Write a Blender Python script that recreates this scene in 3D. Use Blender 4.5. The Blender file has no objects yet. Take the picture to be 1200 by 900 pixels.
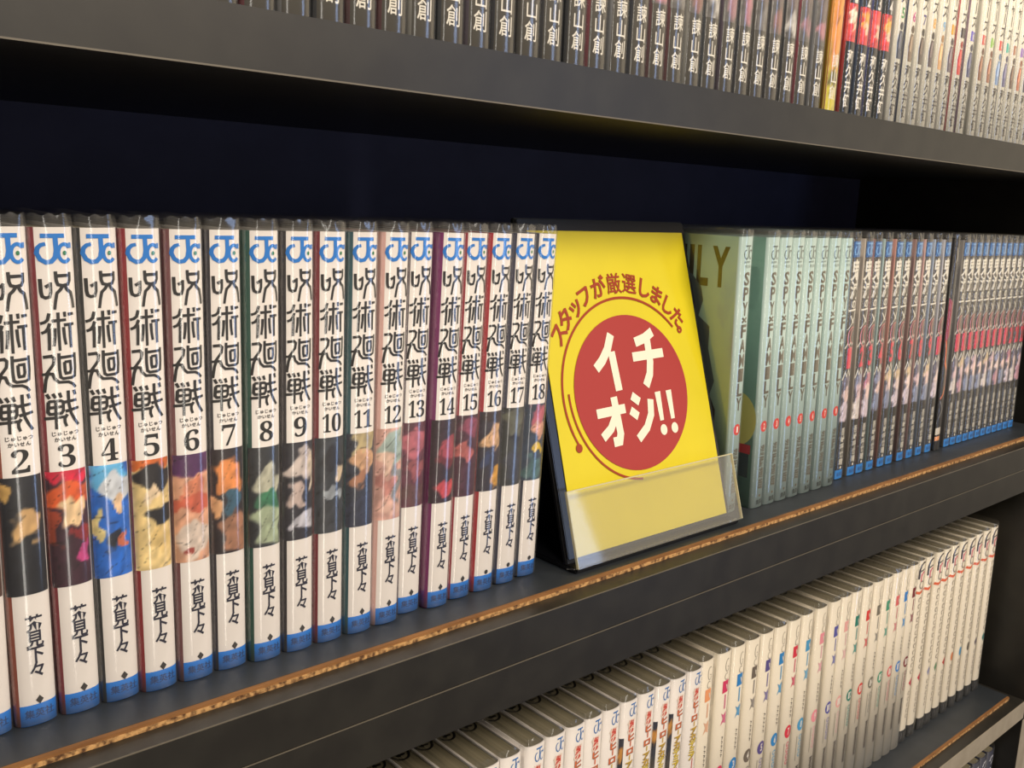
import bpy, bmesh, math, random
from mathutils import Matrix, Vector

# ------------------------------------------------------------------ camera, world, lamps, exposure
S = 0.001                       # everything below is written in millimetres
Z0 = 1200.0                     # height of the middle shelf above the shop floor
SC = bpy.context.scene
COL = SC.collection
SC.view_settings.view_transform = 'Standard'
SC.view_settings.look = 'None'
SC.view_settings.gamma = 1.0
SC.view_settings.use_curve_mapping = False
SC.view_settings.exposure = -0.32
SC.cycles.transparent_max_bounces = 32
SC.cycles.max_bounces = 8

cam = bpy.data.cameras.new('camera')
cam.sensor_width = 36.0
cam.lens = 1127.1134 * 36.0 / 1200.0
cam.clip_start = 0.01
camo = bpy.data.objects.new('camera', cam)
COL.objects.link(camo)
RR = Vector((0.746976631, -0.663483622, 0.042607465))
UU = Vector((0.092628212, 0.167317067, 0.981542161))
FF = Vector((0.658366104, 0.729242403, -0.186439241))
M = Matrix.Identity(4)
for i in range(3):
    M[i][0], M[i][1], M[i][2] = RR[i], UU[i], -FF[i]
M[0][3], M[1][3], M[2][3] = 0.0, -338.097 * S, (189.504 + Z0) * S
camo.matrix_world = M
SC.camera = camo

w = bpy.data.worlds.new('room_light')
SC.world = w
w.use_nodes = True
bg = w.node_tree.nodes['Background']
bg.inputs[0].default_value = (1.0, 0.83, 0.62, 1)
bg.inputs[1].default_value = 0.24


def area(name, loc, target, sx, sy, power, color):
    l = bpy.data.lights.new(name, 'AREA')
    l.shape = 'RECTANGLE'
    l.size, l.size_y = sx * S, sy * S
    l.energy = power
    l.color = color
    o = bpy.data.objects.new(name, l)
    COL.objects.link(o)
    o.location = (loc[0] * S, loc[1] * S, (loc[2] + Z0) * S)
    d = Vector(target) - Vector(loc)
    o.rotation_euler = d.to_track_quat('-Z', 'Y').to_euler()
    return o


area('ceiling_lamp', (900, -1500, 1300), (480, 0, 0), 700, 500, 47, (1.0, 0.85, 0.68))
area('ceiling_lamp', (-250, -1300, 1300), (100, 0, 50), 400, 400, 17, (1.0, 0.95, 0.92))
area('white_streak_light', (230, -1700, 60), (230, 0, 60), 150, 1700, 4.5, (1.0, 0.95, 0.86))  # unseen tall strip, added for the white streaks down the film sleeves
area('blue_streak_light', (1650, -1500, 150), (250, 0, 60), 230, 1700, 6.0, (0.42, 0.60, 1.0))  # unseen cool strip, added for the bluish streaks on the film sleeves
area('fascia_fill_light', (3300, -1300, 300), (500, 0, 0), 1300, 1500, 7, (1.0, 0.84, 0.60))  # unseen warm fill, added to brighten the shelf fronts towards the right


# ------------------------------------------------------------------ materials
def lin(c):
    c = c / 255.0
    return c / 12.92 if c <= 0.04045 else ((c + 0.055) / 1.055) ** 2.4


def L3(c):
    return (lin(c[0]), lin(c[1]), lin(c[2]), 1)


MATS = {}


def mat(name, rgb=(128, 128, 128), rough=0.45, spec=0.5, metal=0.0):
    if name in MATS:
        return MATS[name]
    m = bpy.data.materials.new(name)
    m.use_nodes = True
    b = m.node_tree.nodes['Principled BSDF']
    b.inputs['Base Color'].default_value = L3(rgb)
    b.inputs['Roughness'].default_value = rough
    b.inputs['Specular IOR Level'].default_value = spec
    b.inputs['Metallic'].default_value = metal
    MATS[name] = m
    return m


def noise_mat(name, c1, c2, scale, rough=0.5, stretch=(1, 1, 1), bump=0.0, lo=0.35, hi=0.65, spec=0.5, detail=4):
    m = mat(name, c1, rough, spec)
    nt = m.node_tree
    b = nt.nodes['Principled BSDF']
    tc = nt.nodes.new('ShaderNodeTexCoord')
    mp = nt.nodes.new('ShaderNodeMapping')
    mp.inputs['Scale'].default_value = stretch
    nz = nt.nodes.new('ShaderNodeTexNoise')
    nz.inputs['Scale'].default_value = scale
    nz.inputs['Detail'].default_value = detail
    cr = nt.nodes.new('ShaderNodeValToRGB')
    cr.color_ramp.elements[0].position = lo
    cr.color_ramp.elements[1].position = hi
    cr.color_ramp.elements[0].color = L3(c1)
    cr.color_ramp.elements[1].color = L3(c2)
    nt.links.new(tc.outputs['Object'], mp.inputs[0])
    nt.links.new(mp.outputs[0], nz.inputs['Vector'])
    nt.links.new(nz.outputs['Fac'], cr.inputs[0])
    nt.links.new(cr.outputs[0], b.inputs['Base Color'])
    if bump:
        bp = nt.nodes.new('ShaderNodeBump')
        bp.inputs['Strength'].default_value = bump
        bp.inputs['Distance'].default_value = 0.001
        nt.links.new(nz.outputs['Fac'], bp.inputs['Height'])
        nt.links.new(bp.outputs[0], b.inputs['Normal'])
    return m


def film_mat(name, haze, rough, tint=(1, 1, 1), f0=0.06, bumpy=0.0):
    m = bpy.data.materials.new(name)
    m.use_nodes = True
    nt = m.node_tree
    nt.nodes.clear()
    out = nt.nodes.new('ShaderNodeOutputMaterial')
    tr = nt.nodes.new('ShaderNodeBsdfTransparent')
    tr.inputs[0].default_value = (*tint, 1)
    df = nt.nodes.new('ShaderNodeBsdfDiffuse')
    df.inputs[0].default_value = (0.75, 0.74, 0.70, 1)
    gl = nt.nodes.new('ShaderNodeBsdfGlossy')
    gl.inputs['Roughness'].default_value = rough
    gl.inputs[0].default_value = (1, 1, 1, 1)
    lw = nt.nodes.new('ShaderNodeLayerWeight')
    lw.inputs['Blend'].default_value = 0.5
    pw = nt.nodes.new('ShaderNodeMath')
    pw.operation = 'POWER'
    pw.inputs[1].default_value = 5.0
    fr = nt.nodes.new('ShaderNodeMath')
    fr.operation = 'MULTIPLY_ADD'
    fr.inputs[1].default_value = 1.0 - f0
    fr.inputs[2].default_value = f0
    nt.links.new(lw.outputs['Facing'], pw.inputs[0])
    nt.links.new(pw.outputs[0], fr.inputs[0])
    m1 = nt.nodes.new('ShaderNodeMixShader')
    m1.inputs[0].default_value = haze
    m2 = nt.nodes.new('ShaderNodeMixShader')
    nt.links.new(tr.outputs[0], m1.inputs[1])
    nt.links.new(df.outputs[0], m1.inputs[2])
    nt.links.new(fr.outputs[0], m2.inputs[0])
    nt.links.new(m1.outputs[0], m2.inputs[1])
    nt.links.new(gl.outputs[0], m2.inputs[2])
    nt.links.new(m2.outputs[0], out.inputs[0])
    if bumpy:
        nz = nt.nodes.new('ShaderNodeTexNoise')
        nz.inputs['Scale'].default_value = 90
        bp = nt.nodes.new('ShaderNodeBump')
        bp.inputs['Strength'].default_value = bumpy
        bp.inputs['Distance'].default_value = 0.002
        tc = nt.nodes.new('ShaderNodeTexCoord')
        nt.links.new(tc.outputs['Object'], nz.inputs['Vector'])
        nt.links.new(nz.outputs['Fac'], bp.inputs['Height'])
        nt.links.new(bp.outputs[0], gl.inputs['Normal'])
    MATS[name] = m
    return m


LAMINATE = noise_mat('charcoal_laminate', (35, 33, 29), (42, 40, 35), 60, rough=0.40, bump=0.03, spec=0.5)
LINER = noise_mat('slate_liner', (40, 44, 48), (48, 52, 56), 40, rough=0.45, bump=0.03, spec=0.5)
BACKING = noise_mat('navy_back_board', (54, 56, 86), (60, 62, 94), 30, rough=0.6, spec=0.3)
CHIP_TOP = noise_mat('raw_board_edge', (116, 76, 36), (142, 98, 52), 120, rough=0.7, stretch=(0.3, 1, 1))
CHIP_FACE = noise_mat('particle_core', (84, 54, 28), (196, 152, 96), 420, rough=0.85, bump=0.6, lo=0.36, hi=0.6)
EDGE = mat('worn_edge_highlight', (100, 93, 80), 0.5)  # wear and the highlight along board edges, both put into one paler colour
LIP = noise_mat('lit_edge_tone', (150, 140, 122), (160, 150, 132), 80, rough=0.45)  # paler than the boards: light on the front edges is put into the colour
PAPER = noise_mat('page_paper', (92, 86, 68), (128, 120, 98), 900, rough=0.9, stretch=(1, 0.02, 0.05), lo=0.3, hi=0.7, spec=0.1)
WHITE = mat('white_jacket', (221, 214, 206), 0.45, 0.3)
CREAM = mat('cream_jacket', (224, 214, 193), 0.45, 0.3)
CREAM2 = mat('ivory_jacket', (238, 232, 212), 0.45, 0.3)
FILM = film_mat('clear_film', 0.032, 0.13, f0=0.08)
ACRYL = film_mat('clear_acrylic', 0.09, 0.05, f0=0.045, tint=(0.98, 0.98, 0.96))
PAINT = bpy.data.materials.new('printed_artwork')
PAINT.use_nodes = True
_b = PAINT.node_tree.nodes['Principled BSDF']
_a = PAINT.node_tree.nodes.new('ShaderNodeAttribute')
_a.attribute_name = 'Col'
PAINT.node_tree.links.new(_a.outputs['Color'], _b.inputs['Base Color'])
_b.inputs['Roughness'].default_value = 0.4


def C(rgb):
    return mat('print_%02x%02x%02x' % rgb, rgb, 0.45, 0.3)


# ------------------------------------------------------------------ object helpers
def newmesh(name, verts, faces, mats, fm=None, smooth=False):
    me = bpy.data.meshes.new(name)
    me.from_pydata([(x * S, y * S, z * S) for x, y, z in verts], [], faces)
    for m in mats:
        me.materials.append(m)
    if fm:
        for p, k in zip(me.polygons, fm):
            p.material_index = k
    if smooth:
        for p in me.polygons:
            p.use_smooth = True
    me.update()
    return me


def link(name, me, parent=None, loc=None):
    o = bpy.data.objects.new(name, me)
    COL.objects.link(o)
    if parent:
        o.parent = parent
    if loc:
        o.location = (loc[0] * S, loc[1] * S, loc[2] * S)
    return o


def thing(name, label, cat, loc, group=None, lean=0.0):
    o = bpy.data.objects.new(name, None)
    o.empty_display_size = 0.02
    COL.objects.link(o)
    o.location = (loc[0] * S, loc[1] * S, (loc[2] + Z0) * S)
    o.rotation_euler = (0, lean, 0)
    o['label'] = label
    o['category'] = cat
    if group:
        o['group'] = group
    return o


def boxmesh(name, x0, x1, y0, y1, z0, z1, m, bev=0.0):
    bm = bmesh.new()
    bmesh.ops.create_cube(bm, size=1.0)
    for v in bm.verts:
        v.co = Vector(((x0 + x1) / 2 + v.co.x * (x1 - x0), (y0 + y1) / 2 + v.co.y * (y1 - y0),
                       (z0 + z1) / 2 + v.co.z * (z1 - z0))) * S
    if bev:
        bmesh.ops.bevel(bm, geom=bm.edges[:], offset=bev * S, segments=2, affect='EDGES')
    me = bpy.data.meshes.new(name)
    bm.to_mesh(me)
    bm.free()
    me.materials.append(m)
    return me


# ------------------------------------------------------------------ glyphs and flat print
GL = {}


def glyph(ch, off=0.0):
    k = (ch, off)
    if k in GL:
        return GL[k]
    c = bpy.data.curves.new('glyph', 'FONT')
    c.body = ch
    c.size = 1
    c.resolution_u = 2
    c.offset = off
    o = bpy.data.objects.new('glyph', c)
    COL.objects.link(o)
    dg = bpy.context.evaluated_depsgraph_get()
    me = bpy.data.meshes.new_from_object(o.evaluated_get(dg))
    vs = [(v.co.x, v.co.y) for v in me.vertices]
    fs = [tuple(p.vertices) for p in me.polygons]
    bpy.data.objects.remove(o)
    bpy.data.curves.remove(c)
    bpy.data.meshes.remove(me)
    xs = [v[0] for v in vs]
    ys = [v[1] for v in vs]
    GL[k] = (vs, fs, (min(xs), max(xs), min(ys), max(ys)))
    return GL[k]


class Print:
    """flat print collected in (u, v) millimetres, later laid on a surface"""
    def __init__(self):
        self.v, self.f, self.fm, self.mats = [], [], [], []
        self.k = 0

    def _m(self, m):
        if m not in self.mats:
            self.mats.append(m)
        return self.mats.index(m)

    def add(self, vs, fs, m, layer=0):
        b = len(self.v)
        layer += .12 * (self.k % 9)
        self.k += 1
        self.v += [(x, y, layer) for x, y in vs]
        self.f += [tuple(i + b for i in f) for f in fs]
        self.fm += [self._m(m)] * len(fs)

    def em(self, ch, cx, cy, w, h, m, off=0.0, layer=0, rot=0.0, skew=0.0):
        vs, fs, bb = glyph(ch, off)
        c, s = math.cos(rot), math.sin(rot)
        out = []
        for x, y in vs:
            X, Y = (x - 0.5) * w, (y - 0.38) * h
            X += skew * Y
            out.append((cx + X * c - Y * s, cy + X * s + Y * c))
        self.add(out, fs, m, layer)

    def fit(self, ch, x0, x1, y0, y1, m, off=0.0, layer=0, turn=False):
        vs, fs, bb = glyph(ch, off)
        out = []
        for x, y in vs:
            a, b = (x - bb[0]) / (bb[1] - bb[0]), (y - bb[2]) / (bb[3] - bb[2])
            if turn:
                a, b = b, 1 - a
            out.append((x0 + a * (x1 - x0), y0 + b * (y1 - y0)))
        self.add(out, fs, m, layer)

    def column(self, text, cx, top, w, h, m, off=0.0, layer=0, pitch=None):
        pitch = pitch or h
        for i, ch in enumerate(text):
            if ch == 'ー':
                self.rect(cx - w * .06, cx + w * .06, top - pitch * i - h * .92, top - pitch * i - h * .08, m, layer)
            else:
                self.em(ch, cx, top - pitch * (i + .5), w, h, m, off, layer)

    def rect(self, x0, x1, y0, y1, m, layer=0):
        self.add([(x0, y0), (x1, y0), (x1, y1), (x0, y1)], [(0, 1, 2, 3)], m, layer)

    def poly(self, pts, m, layer=0):
        self.add(pts, [tuple(range(len(pts)))], m, layer)

    def disc(self, cx, cy, rx, ry, m, layer=0, n=28):
        self.poly([(cx + rx * math.cos(6.28318 * i / n), cy + ry * math.sin(6.28318 * i / n)) for i in range(n)], m, layer)

    def arc(self, cx, cy, rx, ry, a0, a1, wd, m, layer=0, n=24):
        vs, fs = [], []
        for i in range(n + 1):
            a = math.radians(a0 + (a1 - a0) * i / n)
            for k in (-.5, .5):
                vs.append((cx + (rx + k * wd) * math.cos(a), cy + (ry + k * wd) * math.sin(a)))
        for i in range(n):
            fs.append((2 * i, 2 * i + 1, 2 * i + 3, 2 * i + 2))
        self.add(vs, fs, m, layer)

    def stroke(self, pts, wd, m, layer=0, w2=None):
        """one ribbon along a polyline; w2 = width at the far end"""
        w2 = wd if w2 is None else w2
        vs, fs = [], []
        n = len(pts)
        for i, (x, y) in enumerate(pts):
            a = pts[max(i - 1, 0)]
            b = pts[min(i + 1, n - 1)]
            dx, dy = b[0] - a[0], b[1] - a[1]
            l = math.hypot(dx, dy) or 1
            q = (wd + (w2 - wd) * i / (n - 1)) / 2
            if 0 < i < n - 1:
                d1 = (x - a[0], y - a[1])
                d2 = (b[0] - x, b[1] - y)
                l1, l2 = math.hypot(*d1) or 1, math.hypot(*d2) or 1
                cs = max(-.6, min(1, (d1[0] * d2[0] + d1[1] * d2[1]) / l1 / l2))
                q /= math.sqrt((1 + cs) / 2) or 1
                dx, dy = d1[0] / l1 + d2[0] / l2, d1[1] / l1 + d2[1] / l2
                l = math.hypot(dx, dy) or 1
            vs += [(x - dy / l * q, y + dx / l * q), (x + dy / l * q, y - dx / l * q)]
        for i in range(n - 1):
            fs.append((2 * i, 2 * i + 1, 2 * i + 3, 2 * i + 2))
        self.add(vs, fs, m, layer)

    def on_spine(self, name, a, b, p, proud=0.14):
        bm = bmesh.new()
        vv = [bm.verts.new((x, lay, y)) for x, y, lay in self.v]
        for f, k in zip(self.f, self.fm):
            try:
                fa = bm.faces.new([vv[i] for i in f])
                fa.material_index = k
            except ValueError:
                pass
        for u in (-.93, -.85, -.72, -.5, -.25, 0, .25, .5, .72, .85, .93):
            bmesh.ops.bisect_plane(bm, geom=bm.verts[:] + bm.edges[:] + bm.faces[:], dist=1e-4,
                                   plane_co=(u * a, 0, 0), plane_no=(1, 0, 0))
        for v in bm.verts:
            u = max(-.995, min(.995, v.co.x / a))
            y = b * (1 - (1 - abs(u) ** p) ** (1 / p)) - proud - 0.06 * v.co.y
            v.co = Vector((v.co.x * S, y * S, v.co.z * S))
        me = bpy.data.meshes.new(name)
        bm.to_mesh(me)
        bm.free()
        for m in self.mats:
            me.materials.append(m)
        return me

    def on_plane(self, name, P, u, v, n, proud=0.2):
        vs = []
        for x, y, lay in self.v:
            q = P + u * x + v * y + n * (proud + 0.08 * lay)
            vs.append((q.x, q.y, q.z))
        return newmesh(name, vs, self.f, self.mats, self.fm)


# ------------------------------------------------------------------ one covered paperback
def profile(a, b, p, D, n=14):
    pts = [(-a, D)]
    for i in range(n + 1):
        t = -math.pi / 2 + math.pi * i / n
        s, c = math.sin(t), math.cos(t)
        u = a * math.copysign(abs(s) ** (2 / p), s)
        y = b * (1 - abs(c) ** (2 / p))
        pts.append((u, y))
    pts.append((a, D))
    return pts


def jacket_mesh(name, a, b, p, D, H, bands, uleft, mleft, mright=None):
    """bands: [(z_top, material)] from the bottom up on the spine; uleft: where the wrap-round cover ends"""
    po = profile(a, b, p, D)
    pi_ = [(x * (a - .38) / a, (y - b) * (b - .2) / b + b + (.3 if y < b else 0)) if y < D else (x * (a - .38) / a, D) for x, y in po]
    zs = [0.0] + [z for z, _ in bands]
    mats = []
    for _, m in bands:
        if m not in mats:
            mats.append(m)
    for m in (mleft, mright or mleft):
        if m not in mats:
            mats.append(m)
    nc = len(po)
    vs = []
    for z in zs:
        vs += [(x, y, z) for x, y in po]
    ib = len(vs)
    vs += [(x, y, 0.0) for x, y in pi_] + [(x, y, H) for x, y in pi_]
    fs, fm = [], []
    for r in range(len(zs) - 1):
        for c in range(nc - 1):
            fs.append((r * nc + c, r * nc + c + 1, (r + 1) * nc + c + 1, (r + 1) * nc + c))
            um = (po[c][0] + po[c + 1][0]) / 2
            if c == nc - 2:
                k = mats.index(mright or mleft)
            elif um < uleft or c == 0:
                k = mats.index(mleft)
            else:
                k = mats.index(bands[r][1])
            fm.append(k)
    top = (len(zs) - 1) * nc
    kt = mats.index(bands[-1][1])
    for c in range(nc - 1):
        fs.append((ib + c + 1, ib + c, ib + nc + c, ib + nc + c + 1)); fm.append(kt)
        fs.append((top + c, top + c + 1, ib + nc + c + 1, ib + nc + c)); fm.append(kt)
        fs.append((c + 1, c, ib + c, ib + c + 1)); fm.append(kt)
    for c, fl in ((0, 0), (nc - 1, 1)):
        fs.append((c, top + c, ib + nc + c, ib + c) if fl == 0 else (c, ib + c, ib + nc + c, top + c)); fm.append(kt)
    me = newmesh(name, vs, fs, mats, fm)
    for i, q in enumerate(me.polygons):
        q.use_smooth = i < (len(zs) - 1) * (nc - 1)
    return me


def film_mesh(a, b, p, D, H, rise, seed):
    rnd = random.Random(seed)
    po = [(x * (a + .34) / a, y - .75 if y < D else D) for x, y in profile(a, b, p, D, 26)]
    # denser along the sides so that the upper rim can wave
    side = 6
    L_ = [(po[0][0], D - (D - b) * i / side) for i in range(side)]
    R_ = [(po[-1][0], b + (D - b) * (i + 1) / side) for i in range(side)]
    pts = L_ + po[1:-1] + R_
    zs = [.6, H * .5, H, H + rise * .6, H + rise]
    vs, fs = [], []
    nc = len(pts)
    ph = rnd.random() * 6
    for r, z in enumerate(zs):
        for c, (x, y) in enumerate(pts):
            k = 0 if r < 3 else (.5 if r == 3 else 1.0)
            dy = k * (.5 + .35 * math.sin(x * .9 + ph))
            dz = k * .45 * math.sin(x * 1.3 + y * .25 + ph * 2)
            dx = -k * .35 * (x / a)
            vs.append((x + dx, y + dy, z + dz))
    for r in range(len(zs) - 1):
        for c in range(nc - 1):
            fs.append((r * nc + c, r * nc + c + 1, (r + 1) * nc + c + 1, (r + 1) * nc + c))
    return newmesh('film_sleeve', vs, fs, [FILM], smooth=True)


def page_mesh(a, b, D, H):
    x = a - .5
    pr = [(u_ * x / a, max(y_ + .7, .7)) for u_, y_ in profile(a, b, 2.2, D - 2.5)]
    n_ = len(pr)
    vs = [(u_, y_, 1.5) for u_, y_ in pr] + [(u_, y_, H - 1.1) for u_, y_ in pr]
    fs = [(i, (i + 1) % n_, n_ + (i + 1) % n_, n_ + i) for i in range(n_)] + [tuple(range(n_))[::-1], tuple(range(n_, 2 * n_))]
    return newmesh('page_block', vs, fs, [PAPER])


def vn(x, y, s):
    def h(i, j):
        n = (i * 374761393 + j * 668265263 + s * 974711) & 0xffffffff
        n = ((n ^ (n >> 13)) * 1274126177) & 0xffffffff
        return ((n ^ (n >> 16)) & 0xffff) / 65535.0
    i, j = math.floor(x), math.floor(y)
    fx, fy = x - i, y - j
    fx, fy = fx * fx * (3 - 2 * fx), fy * fy * (3 - 2 * fy)
    return (h(i, j) * (1 - fx) + h(i + 1, j) * fx) * (1 - fy) + (h(i, j + 1) * (1 - fx) + h(i + 1, j + 1) * fx) * fy


def art_mesh(a, b, p, z0, z1, uL, uR, base, blobs, seed, nx=20, ny=64, slant=0.0):
    """abstract printed colour field: soft-edged patches of colour on a ground"""
    vs, cols, fs = [], [], []
    for j in range(ny + 1):
        v = j / ny
        for i in range(nx + 1):
            t = i / nx
            x = uL + (uR - uL) * t
            z = z1 + (z0 - z1) * v
            u = max(-.995, min(.995, x / a))
            y = b * (1 - (1 - abs(u) ** p) ** (1 / p)) - .1
            vs.append((x, y, z))
            s_, r_ = t * 2 - 1, v
            wx = s_ + .5 * (vn(t * 3, v * 9, seed) - .5) + .25 * math.sin(v * 21 + t * 4 + seed)
            wy = r_ + .10 * (vn(t * 6 + 9, v * 14, seed + 1) - .5)
            c = list(base)
            for cx, cy, rx, ry, q in blobs:
                d = ((wx - cx) / rx) ** 2 + ((wy - cy) / ry) ** 2
                k = max(0.0, min(1.0, (1.15 - d) * 2.6))
                c = [c[e] * (1 - k) + q[e] * k for e in range(3)]
            g = .86 + .28 * vn(t * 8 + v * 6, v * 16, seed + 2)
            ln = abs(math.sin(t * 5 + v * 17 + 3 * vn(t * 3, v * 7, seed + 5)))
            if ln < .10:
                g *= .5 + 5 * ln
            cols.append([lin(max(0, min(255, e * g))) for e in c])
    for j in range(ny):
        for i in range(nx):
            q = j * (nx + 1) + i
            fs.append((q + nx + 1, q + nx + 2, q + 1, q))
    me = newmesh('cover_artwork', vs, fs, [PAINT], smooth=True)
    at = me.color_attributes.new('Col', 'FLOAT_COLOR', 'POINT')
    for i, c in enumerate(cols):
        at.data[i].color = (*c, 1)
    return me


ORD = ['', 'first', 'second', 'third', 'fourth', 'fifth', 'sixth', 'seventh', 'eighth', 'ninth', 'tenth', 'eleventh',
       'twelfth', 'thirteenth', 'fourteenth', 'fifteenth', 'sixteenth', 'seventeenth', 'eighteenth', 'nineteenth',
       'twentieth', 'twenty-first', 'twenty-second', 'twenty-third', 'twenty-fourth', 'twenty-fifth', 'twenty-sixth',
       'twenty-seventh', 'twenty-eighth', 'twenty-ninth', 'thirtieth', 'thirty-first', 'thirty-second', 'thirty-third']

# ------------------------------------------------------------------ the bookcase
XL, XR, YF, YB = 45.0, 986.0, -30.5, 207.0
case = thing('bookcase', 'dark charcoal bookcase with raw chipboard shelf edges holding the manga', 'bookcase', (500, 90, -Z0))
CZ = Z0


def part(name, x0, x1, y0, y1, z0, z1, m, bev=0.0, parent=case, label=None):
    o = link(name, boxmesh(name, x0 - 500, x1 - 500, y0 - 90, y1 - 90, z0 + CZ, z1 + CZ, m, bev), parent)
    if label:
        o['label'] = label
    return o


def board_with_liner(ztop, liner=True, edge=True):
    if liner:
        part('shelf_liner', XL, XR - 10, -17.5 if edge else -8, YB, ztop - 3.0, ztop, LINER)
        if not edge:
            return
        part('chipboard_edge', XL, XR - 12, -19.6, -17.5, ztop - 1.2, ztop - .1, CHIP_TOP, label='raw orange chipboard edge')
        part('chipboard_core', XL, XR - 12, -20.0, -17.5, ztop - 3.0, ztop - 1.2, CHIP_FACE, label='speckled chipboard core')


part('back_panel', XL, XR, YB, YB + 6, -620, 500, BACKING)
part('side_panel', XR, XR + 20, YF, YB + 6, -46.4, 500, LAMINATE, .6)
part('side_panel', XR, XR + 20, YF, YB + 6, -Z0, -46.4, LAMINATE, .6)
part('lit_edge_face', XR + .3, XR + 19.7, YF - .5, YF, -Z0, -300, LIP, label='front edge of the panel in a painted lit tone')
part('side_panel', XL - 20, XL, YF, YB + 6, -Z0, 500, LAMINATE, .6)
# upper shelf
part('shelf_board', XL, XR, YF, YB, 228.3, 248.7, LAMINATE, .5)
part('edge_highlight', XL, XR, YF - .25, YF + .3, 228.2, 228.8, EDGE)
board_with_liner(251.7, edge=False)
part('shelf_board', XL, XR, YF, YB, 480, 500, LAMINATE, .5)
# middle shelf: two stacked boards with the seam between the two units
board_with_liner(0.0)
part('shelf_board', XL, XR, YF, YB, -24.4, -3.0, LAMINATE, .3)
part('shelf_board', XL, XR, YF, YB, -46.4, -24.8, LAMINATE, .3)
part('edge_highlight', XL, XR, YF - .2, YF + .25, -3.45, -3.0, EDGE)
part('edge_highlight', XL, XR, YF - .2, YF + .2, -24.9, -24.5, EDGE)
# lower shelf
board_with_liner(-275.0)
part('shelf_board', XL, XR, YF, YB, -297.0, -278.0, LAMINATE, .3)
part('lit_edge_face', XL, XR, YF - .5, YF, -296.8, -278.1, LIP, label='front edge of the shelf in a painted lit tone')
# lowest shelf and plinth
part('shelf_board', XL, XR, YF, YB, -545, -520, LAMINATE, .3)
part('plinth', XL, XR, YF + 10, YF + 28, -Z0, -545, LAMINATE, .3)

fl = link('floor', boxmesh('floor', -3000, 4000, -4000, 400, -20, 0, noise_mat('floor_carpet', (74, 66, 58), (96, 86, 74), 200, rough=.95)))
fl['kind'] = 'structure'

wb = link('wall_back', boxmesh('wall_back', -1500, 2600, YB + 10, YB + 110, 0, 2700, noise_mat('wall_paint', (200, 190, 172), (206, 197, 180), 8, rough=.9)))
wb['kind'] = 'structure'

# ------------------------------------------------------------------ series A: white spines, black numerals
BLUE = C((0, 114, 204))
BLUE2 = C((0, 116, 200))
INK = C((26, 24, 26))
NAVY = C((34, 34, 52))
GREEN = C((40, 120, 72))


def jc_logo(P, x0, x1, z0, z1, m, dot, k=1.0, layer=0):
    W_, H_ = x1 - x0, z1 - z0
    X = lambda t: x0 + t * W_
    Z = lambda t: z0 + t * H_
    P.stroke([(X(.17), Z(.93)), (X(.80), Z(.93))], .11 * H_ * k, m, layer)
    P.stroke([(X(.55), Z(.93)), (X(.56), Z(.45)), (X(.52), Z(.22)), (X(.42), Z(.09)), (X(.28), Z(.06)), (X(.14), Z(.16)),
              (X(.065), Z(.36)), (X(.09), Z(.53)), (X(.17), Z(.63)), (X(.29), Z(.67))], .105 * W_ * k, m, layer, .08 * W_ * k)
    P.arc(X(.785), Z(.36), .17 * W_, .29 * H_, 40, 320, .08 * W_ * k, m, layer)
    P.rect(X(.90), X(.985), Z(.52), Z(.70), m, layer)
    if dot:
        P.disc(X(.79), Z(.36), .055 * W_, .075 * H_, dot, layer + 1, 12)


A, B, PP, D = 6.95, 3.6, 2.2, 112.0


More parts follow.
